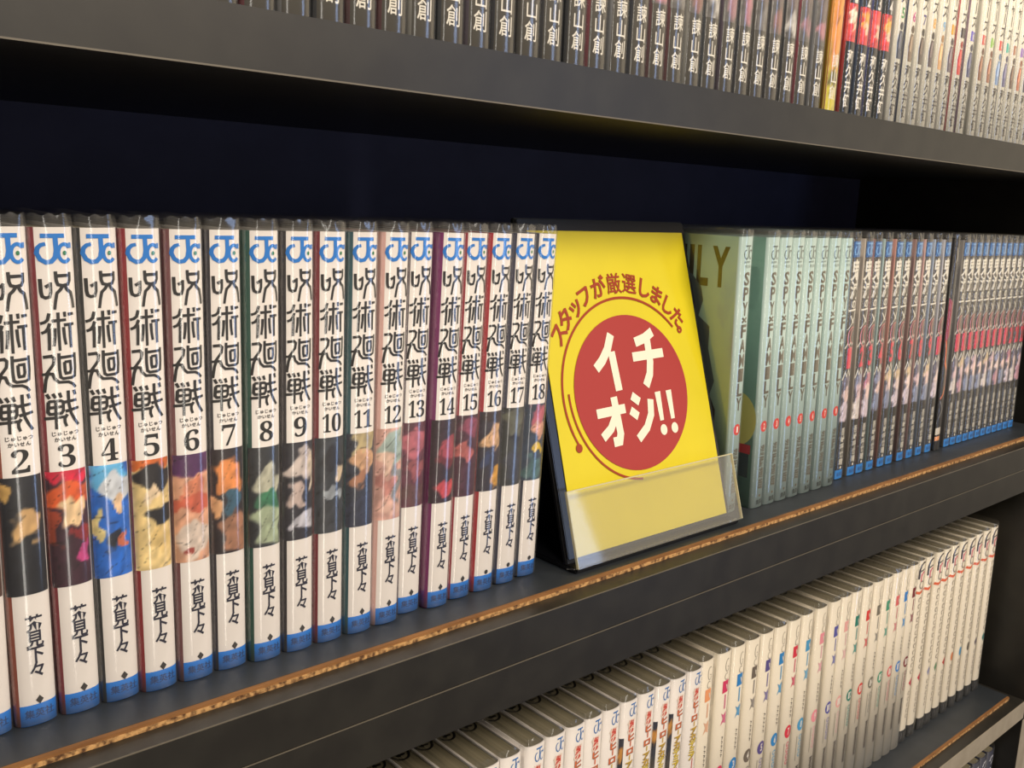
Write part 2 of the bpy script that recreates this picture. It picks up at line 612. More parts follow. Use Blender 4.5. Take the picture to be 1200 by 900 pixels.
def title_A():
    P = Print()

    def T(pts, ox, oy, sc, cx, top):
        return [((x - ox - .064 * (oy - y) * -1) / sc + cx, top - (y - oy) / sc) for x, y in pts]
    # frames: image-measured boxes turned into spine millimetres
    def G(strokes, x0, x1, y0, y1, mx0, mx1, mz0, mz1, wd):
        for st in strokes:
            q, w_ = (st[0], st[1]) if isinstance(st[1], (int, float)) else (st, 1)
            pts = []
            for x, y in q:
                x = x - .066 * (y - y0)
                pts.append((mx0 + (x - x0) / (x1 - x0) * (mx1 - mx0), mz1 - (y - y0) / (y1 - y0) * (mz1 - mz0)))
            P.stroke(pts, wd * w_, INK, w2=wd * w_ * .85)
    G([[(555, 580), (565, 700), (575, 738), (600, 752), (632, 745), (642, 700), (638, 612)],
       [(596, 655), (640, 628)],
       [(677, 515), (686, 600), (700, 635), (740, 645), (788, 636), (803, 600), (800, 525)],
       [(688, 556), (800, 554)],
       [(742, 645), (722, 682), (692, 712), (682, 780), (675, 860)],
       [(760, 645), (782, 685), (815, 712), (832, 780), (843, 855)]],
      545, 822, 515, 860, -4.9, 5.5, 147.3, 160.0, 1.15)
    G([[(555, 120), (543, 182), (520, 203), (488, 213)], [(562, 213), (548, 262), (528, 290), (498, 305)],
       [(556, 262), (560, 350), (563, 465)], [(575, 193), (700, 187)],
       [(628, 115), (638, 300), (650, 475)], [(604, 260), (606, 340), (600, 430)], [(678, 255), (688, 350), (702, 422)],
       [(683, 112), (689, 160)], [(714, 138), (765, 133)], [(680, 236), (770, 230)], [(733, 235), (740, 350), (748, 452)]],
      488, 765, 112, 478, -5.2, 5.2, 133.2, 146.4, 1.1)
    G([[(527, 535), (590, 527), (612, 548), (608, 600), (580, 645), (552, 690), (522, 692)],
       [(570, 668), (552, 740), (544, 856)],
       [(565, 685), (602, 690), (620, 735), (655, 768), (735, 772), (775, 795), (800, 828)],
       [(650, 505), (657, 650), (668, 722), (690, 738), (765, 736), (792, 722), (795, 640), (786, 512)],
       [(655, 546), (788, 540)],
       [(698, 588), (705, 670), (712, 692), (748, 690), (756, 660), (748, 586), (698, 588)]],
      525, 800, 505, 856, -5.3, 5.3, 119.2, 132.5, 1.08)
    G([[(374, 180), (393, 214)], [(410, 178), (429, 212)], [(450, 175), (464, 210)],
       [(386, 238), (385, 310), (397, 325), (468, 322), (478, 305), (477, 243), (462, 232), (395, 233), (386, 240)],
       [(388, 279), (476, 275)], [(430, 233), (433, 340), (438, 435)], [(366, 356), (492, 350)],
       [(508, 165), (513, 255), (530, 330), (555, 380), (582, 421)],
       [(480, 246), (566, 238)], [(492, 312), (582, 296)], [(546, 165), (557, 200)],
       [(505, 335), (488, 362), (490, 390), (502, 422)]],
      368, 578, 165, 438, -5.3, 5.3, 106.2, 119.4, 1.12)
    for i, ch in enumerate('じゅじゅつ'):
        P.em(ch, -3.7 + i * 1.85, 104.7, 1.75, 1.75, INK, .02)
    for i, ch in enumerate('かいせん'):
        P.em(ch, -2.8 + i * 1.85, 102.6, 1.75, 1.75, INK, .02)
    return P.on_spine('title_lettering', A, B, PP)


def logo_A():
    P = Print()
    jc_logo(P, -5.9, 6.0, 162.4, 172.4, BLUE2, GREEN, 1.3)
    return P.on_spine('publisher_logo', A, B, PP)


def author_A(last):
    P = Print()
    for i, ch in enumerate('芥見下々'):
        P.em(ch, .6 + (.0 if i < 3 else .2), 38.3 - 5.75 * i, 6.0, 6.6, NAVY, .022)
    if last:
        P.disc(.8, 9.4, 1.15, 1.15, INK)
    else:
        P.poly([(.8, 11.2), (-.5, 9.5), (.8, 7.8), (2.1, 9.5)], INK)
    for i, ch in enumerate('集英社'):
        P.em(ch, -2.7 + i * 3.3, 4.6, 3.3, 3.4, C((8, 52, 104)), .01)
    return P.on_spine('author_lettering', A, B, PP)


TA, LA, AU1, AU2 = title_A(), logo_A(), author_A(False), author_A(True)
BD = ''.join(chr(0x1D7CE + i) for i in range(10))


def number_A(n):
    P = Print()
    s = str(n)
    m = INK
    if len(s) == 1:
        P.fit(BD[n], -2.9, 2.9, 92.6, 100.8, m)
    else:
        P.fit(BD[int(s[0])], -4.3, -.7, 92.6, 100.4, m)
        P.fit(BD[int(s[1])], -.3, 4.5, 92.6, 100.4, m)
    return P.on_spine('volume_number', A, B, PP)


JJ = [(1, 73.4, 2.5, -0.9), (2, 88.2, 2.0, -2.4), (3, 103.2, 1.7, -3.1), (4, 117.6, 1.5, -3.0), (5, 131.8, 0.4, -2.5),
      (6, 146.3, -0.3, -1.8), (7, 160.8, 0.2, -1.1), (8, 175.4, -1.6, -0.7), (9, 190.0, -1.9, -0.3), (10, 204.5, -1.9, 0.1),
      (11, 219.2, -2.4, 0.5), (12, 233.7, -2.0, 2.2), (13, 248.5, 1.6, 3.0), (14, 263.2, -1.3, 3.6), (15, 278.0, 0.5, 4.0),
      (16, 293.0, 0.8, 4.2), (17, 308.3, 1.6, 4.4), (18, 323.6, 2.6, 4.4)]
ART = {
    1: ((90, 60, 50), [], (70, 40, 36), 91, 50),
    2: ((26, 28, 36), [(-.95, .12, .35, .10, (200, 160, 90)), (.0, .42, .85, .12, (205, 165, 110)), (.4, .9, .8, .2, (20, 22, 30))], (128, 62, 44), 91.3, 49),
    3: ((58, 26, 42), [(0, .0, 1.6, .10, (214, 26, 62)), (.0, .20, 1.2, .12, (218, 92, 40)), (-.9, .45, .3, .2, (150, 60, 36)), (.15, .36, .7, .12, (238, 204, 156)), (.65, .70, .3, .12, (196, 66, 128)), (.4, .56, .5, .06, (140, 36, 40))], (112, 34, 42), 91.3, 49),
    4: ((30, 100, 190), [(-.2, .08, 1.2, .14, (96, 176, 220)), (.25, .20, .6, .16, (206, 210, 214)), (.4, .34, .4, .08, (226, 190, 150)), (-.85, .52, .25, .16, (222, 204, 140)), (.0, .66, .5, .09, (30, 34, 48)), (.7, .68, .25, .06, (196, 104, 70))], (34, 34, 34), 91.3, 49),
    5: ((232, 204, 140), [(0, .02, 1.5, .08, (222, 110, 40)), (0, .17, .9, .12, (30, 26, 30)), (-.1, .30, .5, .08, (236, 210, 172)), (.3, .52, .8, .10, (28, 26, 28)), (.3, .72, .6, .12, (216, 186, 120))], (128, 28, 34), 91.3, 49),
    6: ((214, 160, 128), [(0, .04, 1.4, .14, (88, 44, 92)), (0, .30, .9, .10, (206, 126, 92)), (0, .45, 1., .08, (196, 96, 70)), (0, .80, 1.0, .2, (214, 196, 180)), (-.4, .9, .4, .06, (150, 60, 50))], (104, 60, 62), 91.3, 49),
    7: ((44, 34, 38), [(0, .27, .9, .15, (222, 140, 76)), (-.8, .55, .35, .12, (220, 168, 120)), (.3, .50, .6, .12, (58, 92, 110)), (.3, .80, .9, .2, (164, 116, 88))], (34, 30, 38), 91.3, 49),
    8: ((48, 50, 54), [(0, .36, .75, .20, (182, 180, 158)), (0, .52, .9, .10, (60, 120, 86)), (.2, .78, .9, .2, (166, 178, 146))], (28, 70, 58), 91.3, 49),
    9: ((44, 42, 50), [(.1, .22, .9, .16, (200, 186, 176)), (.8, .3, .3, .2, (206, 190, 168)), (-.3, .55, .6, .12, (190, 170, 160)), (.2, .82, .9, .09, (186, 184, 190))], (34, 30, 34), 91.3, 49),
    10: ((54, 58, 64), [(.0, .2, .8, .12, (34, 34, 42)), (.45, .40, .4, .10, (212, 190, 158)), (.2, .58, .5, .05, (150, 156, 160)), (.0, .85, 1., .2, (58, 60, 64))], (104, 26, 36), 91.3, 49),
    11: ((50, 54, 68), [(.1, .10, .9, .14, (184, 166, 122)), (.1, .30, .8, .14, (204, 160, 122)), (-.3, .48, .6, .10, (170, 120, 92)), (0, .85, 1., .2, (52, 56, 74))], (30, 70, 76), 91.3, 49),
    12: ((206, 160, 146), [(.1, .22, .9, .22, (160, 176, 166)), (-.3, .38, .5, .12, (224, 190, 168)), (-.5, .62, .5, .14, (190, 130, 120)), (.5, .60, .4, .2, (150, 150, 150)), (.2, .90, .9, .08, (222, 180, 162))], (196, 156, 146), 91.3, 49),
    13: ((96, 52, 66), [(.0, .25, .9, .18, (176, 98, 108)), (.2, .55, .7, .12, (150, 84, 88)), (.1, .86, 1., .14, (98, 66, 66))], (60, 40, 48), 91.3, 49),
    14: ((52, 32, 44), [(.2, .35, .9, .16, (160, 68, 80)), (.1, .52, .7, .08, (110, 40, 52)), (.2, .84, .9, .10, (190, 70, 78))], (108, 22, 84), 91.3, 49),
    15: ((72, 36, 52), [(.3, .16, .9, .14, (136, 66, 86)), (-.2, .45, .6, .12, (178, 96, 92)), (.2, .8, 1., .16, (76, 44, 60))], (132, 24, 42), 91.3, 49),
    16: ((52, 46, 58), [(.1, .28, .7, .20, (206, 164, 122)), (.1, .06, .9, .08, (58, 44, 44)), (.5, .82, .7, .14, (204, 150, 66)), (-.5, .6, .5, .1, (50, 60, 92))], (148, 24, 36), 91.3, 49),
    17: ((54, 56, 56), [(.1, .2, .9, .18, (98, 98, 84)), (.0, .42, .5, .06, (36, 36, 44)), (.1, .75, .9, .2, (60, 62, 72))], (40, 40, 60), 91.3, 49),
    18: ((52, 64, 82), [(.1, .16, .9, .16, (190, 98, 112)), (.3, .36, .6, .14, (216, 160, 136)), (.4, .58, .35, .06, (214, 180, 60)), (.0, .84, .9, .16, (74, 104, 106))], (46, 48, 60), 91.3, 49)}


def book(name_label, X, Y, Z, lean, a, b, p, Dp, H, jacket, extra, group, rise=4.3, seed=0, film=True, pages=None):
    Z += (a + .4) * abs(math.sin(lean)) + .02
    t = thing('manga_volume', name_label, 'book', (X, Y, Z), group, lean)
    link('jacket', jacket, t)
    link('page_block', pages or page_mesh(a, b, Dp, H), t)
    if film:
        link('film_sleeve', film, t)
    for nm, me in extra:
        link(nm, me, t)
    return t


LOOK = {1: '', 2: 'near-black artwork with a tan patch', 3: 'orange and pink-red artwork', 4: 'bright blue artwork with a pale patch',
        5: 'sandy yellow artwork with black patches', 6: 'purple-topped artwork fading to pale pink', 7: 'dark artwork with an orange-tan patch and teal',
        8: 'black-topped artwork with pale green below', 9: 'dark artwork with cream patches', 10: 'grey-black artwork, first two-digit numeral from the left',
        11: 'blond-tan over slate-blue artwork', 12: 'silver-grey and dusty pink artwork', 13: 'mauve artwork, right of the silver and pink one',
        14: 'dark red artwork beside a purple cover edge', 15: 'plum-red artwork, right of the purple cover edge', 16: 'tan artwork with an orange patch below',
        17: 'dim grey-green artwork, last but one before the sign', 18: 'pink artwork, touching the yellow sign'}
FA = [film_mesh(A, B, PP, D, 174.5, 4.2, s) for s in range(5)]
PA = page_mesh(A, B, D, 174.5)
for n, X, Y, dx in JJ:
    base, blobs, left, zt, zb = ART[n]
    jm = jacket_mesh('jacket', A, B, PP, D, 174.5, [(7.9, BLUE), (174.5, WHITE)], -5.9, C(left), C((30, 28, 32)))
    ex = [('title_lettering', TA), ('publisher_logo', LA), ('author_lettering', AU2 if n >= 16 else AU1),
          ('volume_number', number_A(n)),
          ('cover_artwork', art_mesh(A, B, PP, zb + (2 if n > 12 else 0), zt - (1 if n > 7 else 0), -6.8, 6.9, base, blobs, n * 7))]
    lab = 'white-spined manga volume numbered %d, %s, middle shelf' % (n, LOOK[n])
    if n == 1:
        lab = 'white-spined manga volume cut off by the left edge of the photo, middle shelf'
    book(lab, X, Y, 0.1, math.atan2(dx, 174.5), A, B, PP, D, 174.5, jm, ex, 'white-spined volumes on the middle shelf', film=FA[n % 5], pages=PA)

# ------------------------------------------------------------------ series B: mint spines
MINT = C((172, 194, 186))
MINTD = C((112, 150, 132))
GREYG = C((92, 104, 96))
BROWN = C((92, 84, 66))
RED = C((212, 58, 44))
AB, BB = 6.6, 2.6


def print_B(num):
    P = Print()
    jc_logo(P, -3.6, 4.6, 160.5, 169.5, GREYG, None, .9)
    for i, ch in enumerate('JUMP'):
        P.fit(ch, -3.4 + i * 1.6, -2.1 + i * 1.6, 158.6, 159.8, GREYG)
    for i, ch in enumerate('PLUS+'):
        P.fit(ch, -1.6 + i * 1.2, -.7 + i * 1.2, 155.6, 157.4, GREYG)
    T = Print()
    z = 153.2
    for ch in 'SPY×FAMILY':
        h = 4.6 if ch == '×' else 9.2
        T.fit(ch, -2.0, 3.6, z - h + .9, z, BROWN, .03)
        z -= h
    N = Print()
    N.disc(.9, 54.4, 3.6, 3.6, RED)
    N.fit(str(num), .2, 1.9, 52.4, 56.4, C((240, 226, 214)), .02, 1)
    Au = Print()
    Au.column('遠藤達哉', 1.2, 42.4, 5.6, 7.6, BROWN, .012)
    Au.disc(1.2, 7.8, .9, .9, BROWN)
    Au.column('集', -.7, 5.4, 3.2, 3.6, C((50, 60, 54)), .02)
    Au.column('英', 2.5, 5.4, 3.2, 3.6, C((50, 60, 54)), .02)
    return [('publisher_logo', P.on_spine('publisher_logo', AB, BB, PP)), ('title_lettering', T.on_spine('title_lettering', AB, BB, PP)),
            ('volume_number', N.on_spine('volume_number', AB, BB, PP)), ('author_lettering', Au.on_spine('author_lettering', AB, BB, PP))]


SB = [(1, 501.6, 4.0, -6.0), (2, 525.6, 0, -7.4), (3, 539.9, 0, -7.4), (4, 553.9, 0, -7.4), (5, 568.2, 0, -7.4), (6, 583.2, 0, -7.4), (7, 598.8, 0, -7.6), (8, 613.6, 0, -7.6)]
FB = [film_mesh(AB, BB, PP, D, 174.5, 4.2, s + 20) for s in range(4)]
PB = page_mesh(AB, BB, D, 174.5)
jB = jacket_mesh('jacket', AB, BB, PP, D, 174.5, [(174.5, MINT)], -99, MINTD, MINT)
jB1 = jacket_mesh('jacket', AB, BB, PP, D, 174.5, [(174.5, MINT)], -99, C((150, 176, 150)), MINT)
pB = print_B(1)
for n, X, Y, dx in SB:
    ex = list(pB)
    ex[2] = print_B(n)[2]
    t = book('mint green manga volume, %s of eight to the right of the yellow sign' % ORD[n], X, Y, .1, math.atan2(dx, 174.5), AB, BB, PP, D,
             174.5, jB1 if n == 1 else jB, ex, 'mint green volumes beside the yellow sign', film=FB[n % 4], pages=PB)
    # flat print on the left board of the first two volumes (seen beside the sign)
    P = Print()
    if n == 1:
        dk = C((62, 54, 22))
        x = 8.0
        for ch, wch in (('Y', 13), ('L', 9), ('I', 3.5), ('M', 15)):
            vs, fs, bb = glyph(ch, .03)
            P.add([(x + wch - (q[0] - bb[0]) / (bb[1] - bb[0]) * wch, 143 + (q[1] - bb[2]) / (bb[3] - bb[2]) * 25) for q in vs], fs, dk)
            x += wch + 2.4
        P.poly([(28, 142), (36, 150), (52, 150), (52, 6), (13, 6), (13, 40), (22, 60), (14, 84), (20, 104), (20, 118), (29, 124), (26, 134)], C((82, 92, 84)), 1)
        P.poly([(12, 66), (22, 84), (40, 78), (40, 44), (12, 44)], C((56, 50, 40)), 2)
    elif n == 2:
        P.disc(16, 58, 15, 18, C((196, 188, 96)))
        P.rect(4, 30, 36, 42, C((180, 40, 40)), 1)
        P.rect(5, 30, 20, 36, C((48, 58, 56)), 1)
    elif n == 4:
        P.poly([(4, 120), (9, 112), (9, 60), (4, 64)], C((200, 190, 130)))
    if P.v:
        me = newmesh('cover_print', [(-AB - .12 - .05 * l, x_, z_) for x_, z_, l in P.v], [f[::-1] for f in P.f], P.mats, P.fm)
        link('cover_print', me, t)

# ------------------------------------------------------------------ series C: dark spines, red numerals, one tall black book among them
DARK = C((70, 64, 54))
CAP = C((40, 92, 150))
LILAC = C((150, 150, 172))
WHT = C((226, 220, 204))
PINK = C((206, 116, 116))
REDN = C((214, 48, 72))
AC, BC = 5.5, 2.0


def print_C():
    P = Print()
    P.rect(-4.6, 5.2, 161.4, 172.4, CAP)
    jc_logo(P, -4.0, 4.6, 162.6, 171.6, C((120, 170, 214)), C((70, 120, 80)), 1.0, 1)
    T = Print()
    T.em('鬼', .2, 152.4, 10.8, 15.5, WHT, .03)
    T.em('滅', .2, 138.6, 10.0, 13.6, WHT, .02)
    T.em('の', .4, 128.6, 6.2, 7.2, WHT, .03)
    T.stroke([(-4.6, 124.0), (5.0, 124.6)], 1.3, WHT)
    T.stroke([(3.4, 124.0), (2.2, 118.5), (-.8, 114), (-4.4, 110.5)], 1.1, WHT, w2=.5)
    T.stroke([(-2.4, 120.5), (.2, 117), (2.2, 114.8)], 1.0, WHT)
    T.arc(1.6, 104.6, 5.0, 7.4, 70, 300, .9, PINK)
    T.arc(2.4, 105.4, 3.0, 4.8, 90, 280, .7, PINK)
    Au = Print()
    Au.column('吾峠呼世晴', .4, 38.6, 5.2, 5.7, C((206, 200, 184)), .02)
    Au.disc(.4, 8.6, 1.0, 1.0, WHT)
    Au.rect(-5.0, 5.4, .3, 7.0, C((14, 120, 196)))
    for i, ch in enumerate('集英社'):
        Au.em(ch, -2.4 + i * 2.6, 3.6, 2.6, 3.2, C((8, 70, 130)), .01, 1)
    sp = lambda q, nm: q.on_spine(nm, AC, BC, PP)
    return [('publisher_logo', sp(P, 'publisher_logo')), ('title_lettering', sp(T, 'title_lettering')), ('author_lettering', sp(Au, 'author_lettering'))]


def number_C(n):
    P = Print()
    zig = [(-5.0, 97), (-3.2, 100.4), (-1.2, 99.2), (.6, 101.6), (2.6, 99.6), (5.0, 101.4)]
    P.stroke(zig, .8, WHT)
    P.stroke([(x, z - 21.6 + (1.4 if i % 2 else -1.2)) for i, (x, z) in enumerate(zig)], .8, WHT)
    s = str(n)
    if len(s) == 1:
        P.fit(s, -2.4, 3.4, 82.2, 97.2, REDN, .035)
    else:
        P.fit(s[0], -3.8, .0, 82.2, 97.2, REDN, .035)
        P.fit(s[1], .6, 4.4, 82.2, 97.2, REDN, .035)
    return P.on_spine('volume_number', AC, BC, PP)


KX = [629.2, 646.6, 659.2, 674.4, 691.2, 704.5, 722.3, 737.9, 753.8, 770.3]
KX += [805.5 + 12.25 * i for i in range(12)]
pC = print_C()
FC = [film_mesh(AC, BC, PP, D, 174.5, 4.4, s + 40) for s in range(3)]
PC = page_mesh(AC, BC, D, 174.5)
LEFTC = [(60, 110, 150), (196, 176, 150), (120, 40, 40), (160, 196, 190), (196, 110, 90), (120, 150, 150), (130, 80, 70), (214, 150, 140), (150, 170, 200), (190, 190, 200)]
rc = random.Random(4)
for i, X in enumerate(KX):
    n = i + 1
    lc = LEFTC[i] if i < 10 else (90, 84, 78)
    jm = jacket_mesh('jacket', AC, BC, PP, D, 174.5, [(174.5, DARK)], -5.15, C(tuple(int(.6 * q + .4 * 210) for q in lc)), DARK)  # left edge mixed paler, with the film's corner highlight put into its colour
    skin = rc.choice([(226, 196, 186), (230, 206, 196), (214, 184, 186)])
    hair = rc.choice([(190, 120, 134), (206, 180, 140), (110, 100, 112), (140, 140, 164), (196, 166, 170)])
    low = rc.choice([(206, 190, 196), (190, 140, 148), (130, 136, 158), (216, 204, 196)])
    art = art_mesh(AC, BC, PP, 43 if i < 3 else 46, 77, -4.9, 5.3, (80, 72, 76),
                   [(.1, .2, 1.0, .20, hair), (.2, .42, .8, .20, skin), (.0, .78, 1.0, .24, low)], 300 + n, 8, 24)
    ex = list(pC) + [('volume_number', number_C(n)), ('cover_artwork', art)]
    if i < 10:
        lab = 'dark manga volume with red numeral %d, %s from the mint green row' % (n, ORD[n])
    else:
        lab = 'dark manga volume with red numeral, %s to the right of the orange-marked black book' % ORD[i - 9]
    book(lab, X + 6.6 if i < 10 else X + 6.0, 5.0, .1, math.atan2(-8.6 if i < 10 else -9.2, 174.5), AC, BC, PP, D, 174.5, jm, ex, 'dark volumes with red numerals on the middle shelf', film=FC[i % 3], pages=PC)

AK, BK = 4.6, 1.6
P = Print()
P.stroke([(-1, 74), (3, 68), (3.6, 56), (1.2, 48), (-3, 44)], 2.4, C((226, 110, 36)), w2=1.2)
P.stroke([(-3.5, 100), (-1.5, 84), (-1, 74)], 1.6, C((226, 110, 36)))
P.stroke([(-2.4, 42), (2.4, 35), (-2.0, 28)], .5, C((190, 190, 186)))
P.rect(-4.2, 4.4, 13.5, 19.5, C((200, 190, 172)), 0)
P.rect(-4.2, 4.4, 8.4, 12.0, C((224, 150, 92)), 0)
P.poly([(-4.2, 128), (1.4, 124), (1.0, 96), (-4.2, 92)], C((150, 46, 66)))
P.stroke([(-.5, 168), (1.4, 160), (-1.4, 156)], .8, C((190, 184, 170)))
book('black volume with an orange flourish between numerals 10 and 11, middle shelf', 790.2, 4.0, .1, math.atan2(-8.8, 178), AK, BK, PP, D, 175.5,
     jacket_mesh('jacket', AK, BK, PP, D, 175.5, [(175.5, C((34, 30, 28)))], -99, C((30, 28, 28))),
     [('spine_print', P.on_spine('spine_print', AK, BK, PP))], None, film=film_mesh(AK, BK, PP, D, 175.5, 3.4, 77))

# ------------------------------------------------------------------ series D/E: upper shelf
GREYD = C((100, 94, 82))
AD, BD_ = 6.9, 3.0
P = Print()
for i, ch in enumerate('諫山創'):
    P.em(ch, .4, 284.4 - 9.55 * i - 251.8, 8.0, 9.2, WHT, .008)
auD = P.on_spine('author_lettering', AD, BD_, PP)
FD = [film_mesh(AD, BD_, PP, D, 174.5, 4.0, s + 60) for s in range(3)]
PD = page_mesh(AD, BD_, D, 174.5)
DX = [232.8 - 14.75 * k for k in range(10, 0, -1)] + [232.8, 247.4, 262.5, 277.2, 291.8, 306.9, 321.2, 336.9, 351.3, 366.6, 381.3, 395.7, 410.2, 425.1, 439.5, 455.1, 469.8, 484.5, 499.5, 514.6, 529.9, 546.6]
SIDE = [(60, 66, 72), (40, 44, 52), (120, 60, 66), (70, 66, 60), (44, 50, 62), (96, 80, 96), (150, 54, 70), (176, 172, 160), (52, 52, 58), (110, 60, 66), (40, 44, 56), (150, 150, 150)]
nD = len(DX)
for i, X in enumerate(DX):
    if X < 100:
        continue
    k = nD - i
    jm = jacket_mesh('jacket', AD, BD_, PP, D, 174.5, [(174.5, GREYD)], -5.6, C(SIDE[(i * 5) % 12]), C((36, 38, 44)))
    ex = [('author_lettering', auD)]
    if i > nD - 12:
        tone = [(150, 110, 116), (176, 120, 128), (120, 116, 112), (140, 100, 90), (190, 186, 178)][i % 5]
        ex.append(('cover_artwork', art_mesh(AD, BD_, PP, 39, 96, -6.0, 6.7, (84, 80, 74), [(.2, .86, .8, .12, tone), (.0, .5, 1., .25, (110, 96, 92))], 500 + i, 8, 24)))
    book('dark grey manga volume on the top shelf, %s to the left of the yellow-orange one' % ORD[k], X + .3, 0, 251.8, 0, AD, BD_, PP, D, 174.5,
         jm, ex, 'dark grey volumes on the top shelf', film=FD[i % 3], pages=PD)
# the yellow-orange one
jm = jacket_mesh('jacket', AD, BD_, PP, D, 174.5, [(174.5, C((216, 150, 50)))], -99, C((190, 160, 40)), C((180, 40, 40)))
book('yellow and orange manga volume on the top shelf beside the dark grey row', 565.6, 0, 251.8, 0, AD, BD_, PP, D, 174.5, jm,
     [('cover_artwork', art_mesh(AD, BD_, PP, .5, 110, -6.6, 6.8, (206, 190, 46), [(0, .45, 1.3, .30, (228, 146, 56)), (.2, .1, 1.2, .12, (226, 190, 60)), (-.2, .80, .7, .05, (96, 88, 40))], 601, 8, 36)),
      ('author_lettering', auD)], None, film=FD[1], pages=PD)

AE = 6.4
EX = [582.5, 598.2, 611.8, 626.8, 643.5, 659.4, 674.6, 689.6, 704.4, 719.7, 735.4, 752.0, 772.0, 787.4, 803.3, 816.8, 830.6, 845.0, 858.4, 871.6, 885.0, 898.5, 912.0, 925.5, 939.0]
FE = [film_mesh(AE, BD_, PP, D, 174.5, 4.0, s + 80) for s in range(3)]
PE = page_mesh(AE, BD_, D, 174.5)
NUMC = [(60, 150, 80), (196, 60, 140), (70, 60, 130), (230, 170, 60), (120, 180, 220), (226, 170, 50), (60, 50, 50), (120, 110, 200), (220, 100, 90),
        (150, 200, 90), (226, 90, 80), (80, 190, 170), (180, 120, 90), (160, 120, 200)]
FIG = [(60, 66, 84), (120, 100, 80), (76, 62, 54), (80, 66, 70), (206, 160, 110), (96, 84, 96), (196, 50, 50), (70, 74, 110), (130, 84, 60), (150, 96, 70), (120, 150, 190), (90, 90, 130), (90, 64, 50), (180, 100, 70)]


def author_E(col):
    P = Print()
    for ch, z in zip('和久井健', (289.0, 280.0, 271.2, 262.0)):
        P.em(ch, .3, z - 251.8, 7.6, 8.8, col, .018)
    return P.on_spine('author_lettering', AE, BD_, PP)


auEw, auEb = author_E(C((232, 226, 212))), author_E(C((66, 60, 52)))
for i, X in enumerate(EX):
    n = i + 1
    if i < 4:
        side = [(190, 40, 44), (66, 84, 110), (50, 60, 120), (50, 60, 66)][i]
        jm = jacket_mesh('jacket', AE, BD_, PP, D, 174.5, [(174.5, C((44, 42, 40)))], -5.4, C(side), C((40, 50, 90)))
        hairs = [(238, 226, 200), (238, 170, 60), (236, 80, 70), (230, 180, 70)]
        P = Print()
        P.fit(str(n), -1.4, 2.8, 69.5, 78, C((226, 220, 210)), .02)
        ex = [('cover_artwork', art_mesh(AE, BD_, PP, 46.2, 69, -6.0, 6.2, (226, 50, 46), [(.1, .36, .8, .26, hairs[i]), (.3, .56, .5, .2, (240, 200, 170)), (0, .95, 1, .14, (206, 36, 40))], 700 + i, 8, 20)),
              ('volume_number', P.on_spine('volume_number', AE, BD_, PP)), ('author_lettering', auEw)]
        lab = 'black and red manga volume on the top shelf, %s from the yellow-orange one' % ORD[n] if n > 1 else 'black and red manga volume on the top shelf touching the yellow-orange one'
    else:
        side = [(220, 214, 200), (60, 70, 100), (226, 220, 206), (222, 214, 200), (224, 216, 200), (222, 214, 200), (190, 60, 70), (140, 110, 130), (226, 220, 204), (214, 206, 190)][(i - 4) % 10]
        jm = jacket_mesh('jacket', AE, BD_, PP, D, 174.5, [(174.5, CREAM2)], -5.6, C(side), CREAM2)
        P = Print()
        s = str(n)
        nc_ = C(NUMC[(i - 4) % 14])
        if len(s) == 1:
            P.fit(s, -1.2, 3.0, 69.4, 76.4, nc_, .02)
        else:
            P.fit(s[0], -2.6, .2, 69.4, 76.4, nc_, .02)
            P.fit(s[1], .8, 3.8, 69.4, 76.4, nc_, .02)
        T = Print()
        T.column('東京リベンジャーズ', .4, 164, 8.2, 9.4, C((60, 54, 48)), .012, pitch=9.5)
        fc = FIG[(i - 4) % 14]
        A_ = Print()
        hd = C((max(30, fc[0] - 40), max(26, fc[1] - 40), max(24, fc[2] - 40)))
        A_.disc(.8, 64.6, 2.2, 2.7, hd, 0, 12)
        A_.poly([(-1.2, 61.5), (2.6, 61.5), (4.0, 56), (3.6, 43.5), (-2.2, 43.5), (-3.0, 54)], C(fc))
        A_.poly([(-.6, 60), (1.6, 60), (1.0, 50), (-1.4, 50)], C((min(255, fc[0] + 60), min(255, fc[1] + 56), min(255, fc[2] + 50))), 1)
        ex = [('volume_number', P.on_spine('volume_number', AE, BD_, PP)), ('title_lettering', T.on_spine('title_lettering', AE, BD_, PP)),
              ('cover_artwork', A_.on_spine('cover_artwork', AE, BD_, PP)), ('author_lettering', auEb)]
        lab = 'cream manga volume on the top shelf, %s after the black and red ones' % ORD[i - 3]
    book(lab, X, 0, 251.8, 0, AE, BD_, PP, D, 174.5, jm, ex,
         'black and red volumes on the top shelf' if i < 4 else 'cream volumes on the top shelf', film=FE[i % 3], pages=PE)

# ------------------------------------------------------------------ lower shelf
ZL = -274.9
AF, BF = 7.4, 3.0
FF_ = [film_mesh(AF, BF, PP, D, 173.5, 4.6, s + 100) for s in range(4)]
PF = page_mesh(AF, BF, D, 173.5)


def stamp_mesh(seed):
    """library stamp inked across the top edge of the pages"""
    rnd = random.Random(seed)
    P = Print()
    k = C((22, 20, 18))
    r = 5.4
    a0 = rnd.uniform(-40, 20)
    P.arc(0, 41, r, 7.0, a0 + 200, a0 + 420, 1.3, k, n=16)
    for j in range(3):
        y = 38.5 + j * 2.6
        P.stroke([(-2.6 + rnd.uniform(-.5, .5), y), (0, y + rnd.uniform(-.5, .7)), (2.6, y + rnd.uniform(-.6, .6))], 1.1 + rnd.random() * .8, k)
    P.stroke([(-1, 37), (rnd.uniform(-1, 1), 45)], .8, k)
    return newmesh('library_stamp', [(x, y, 172.6) for x, y, l in P.v], P.f, P.mats, P.fm)


ST = [stamp_mesh(i) for i in range(5)]


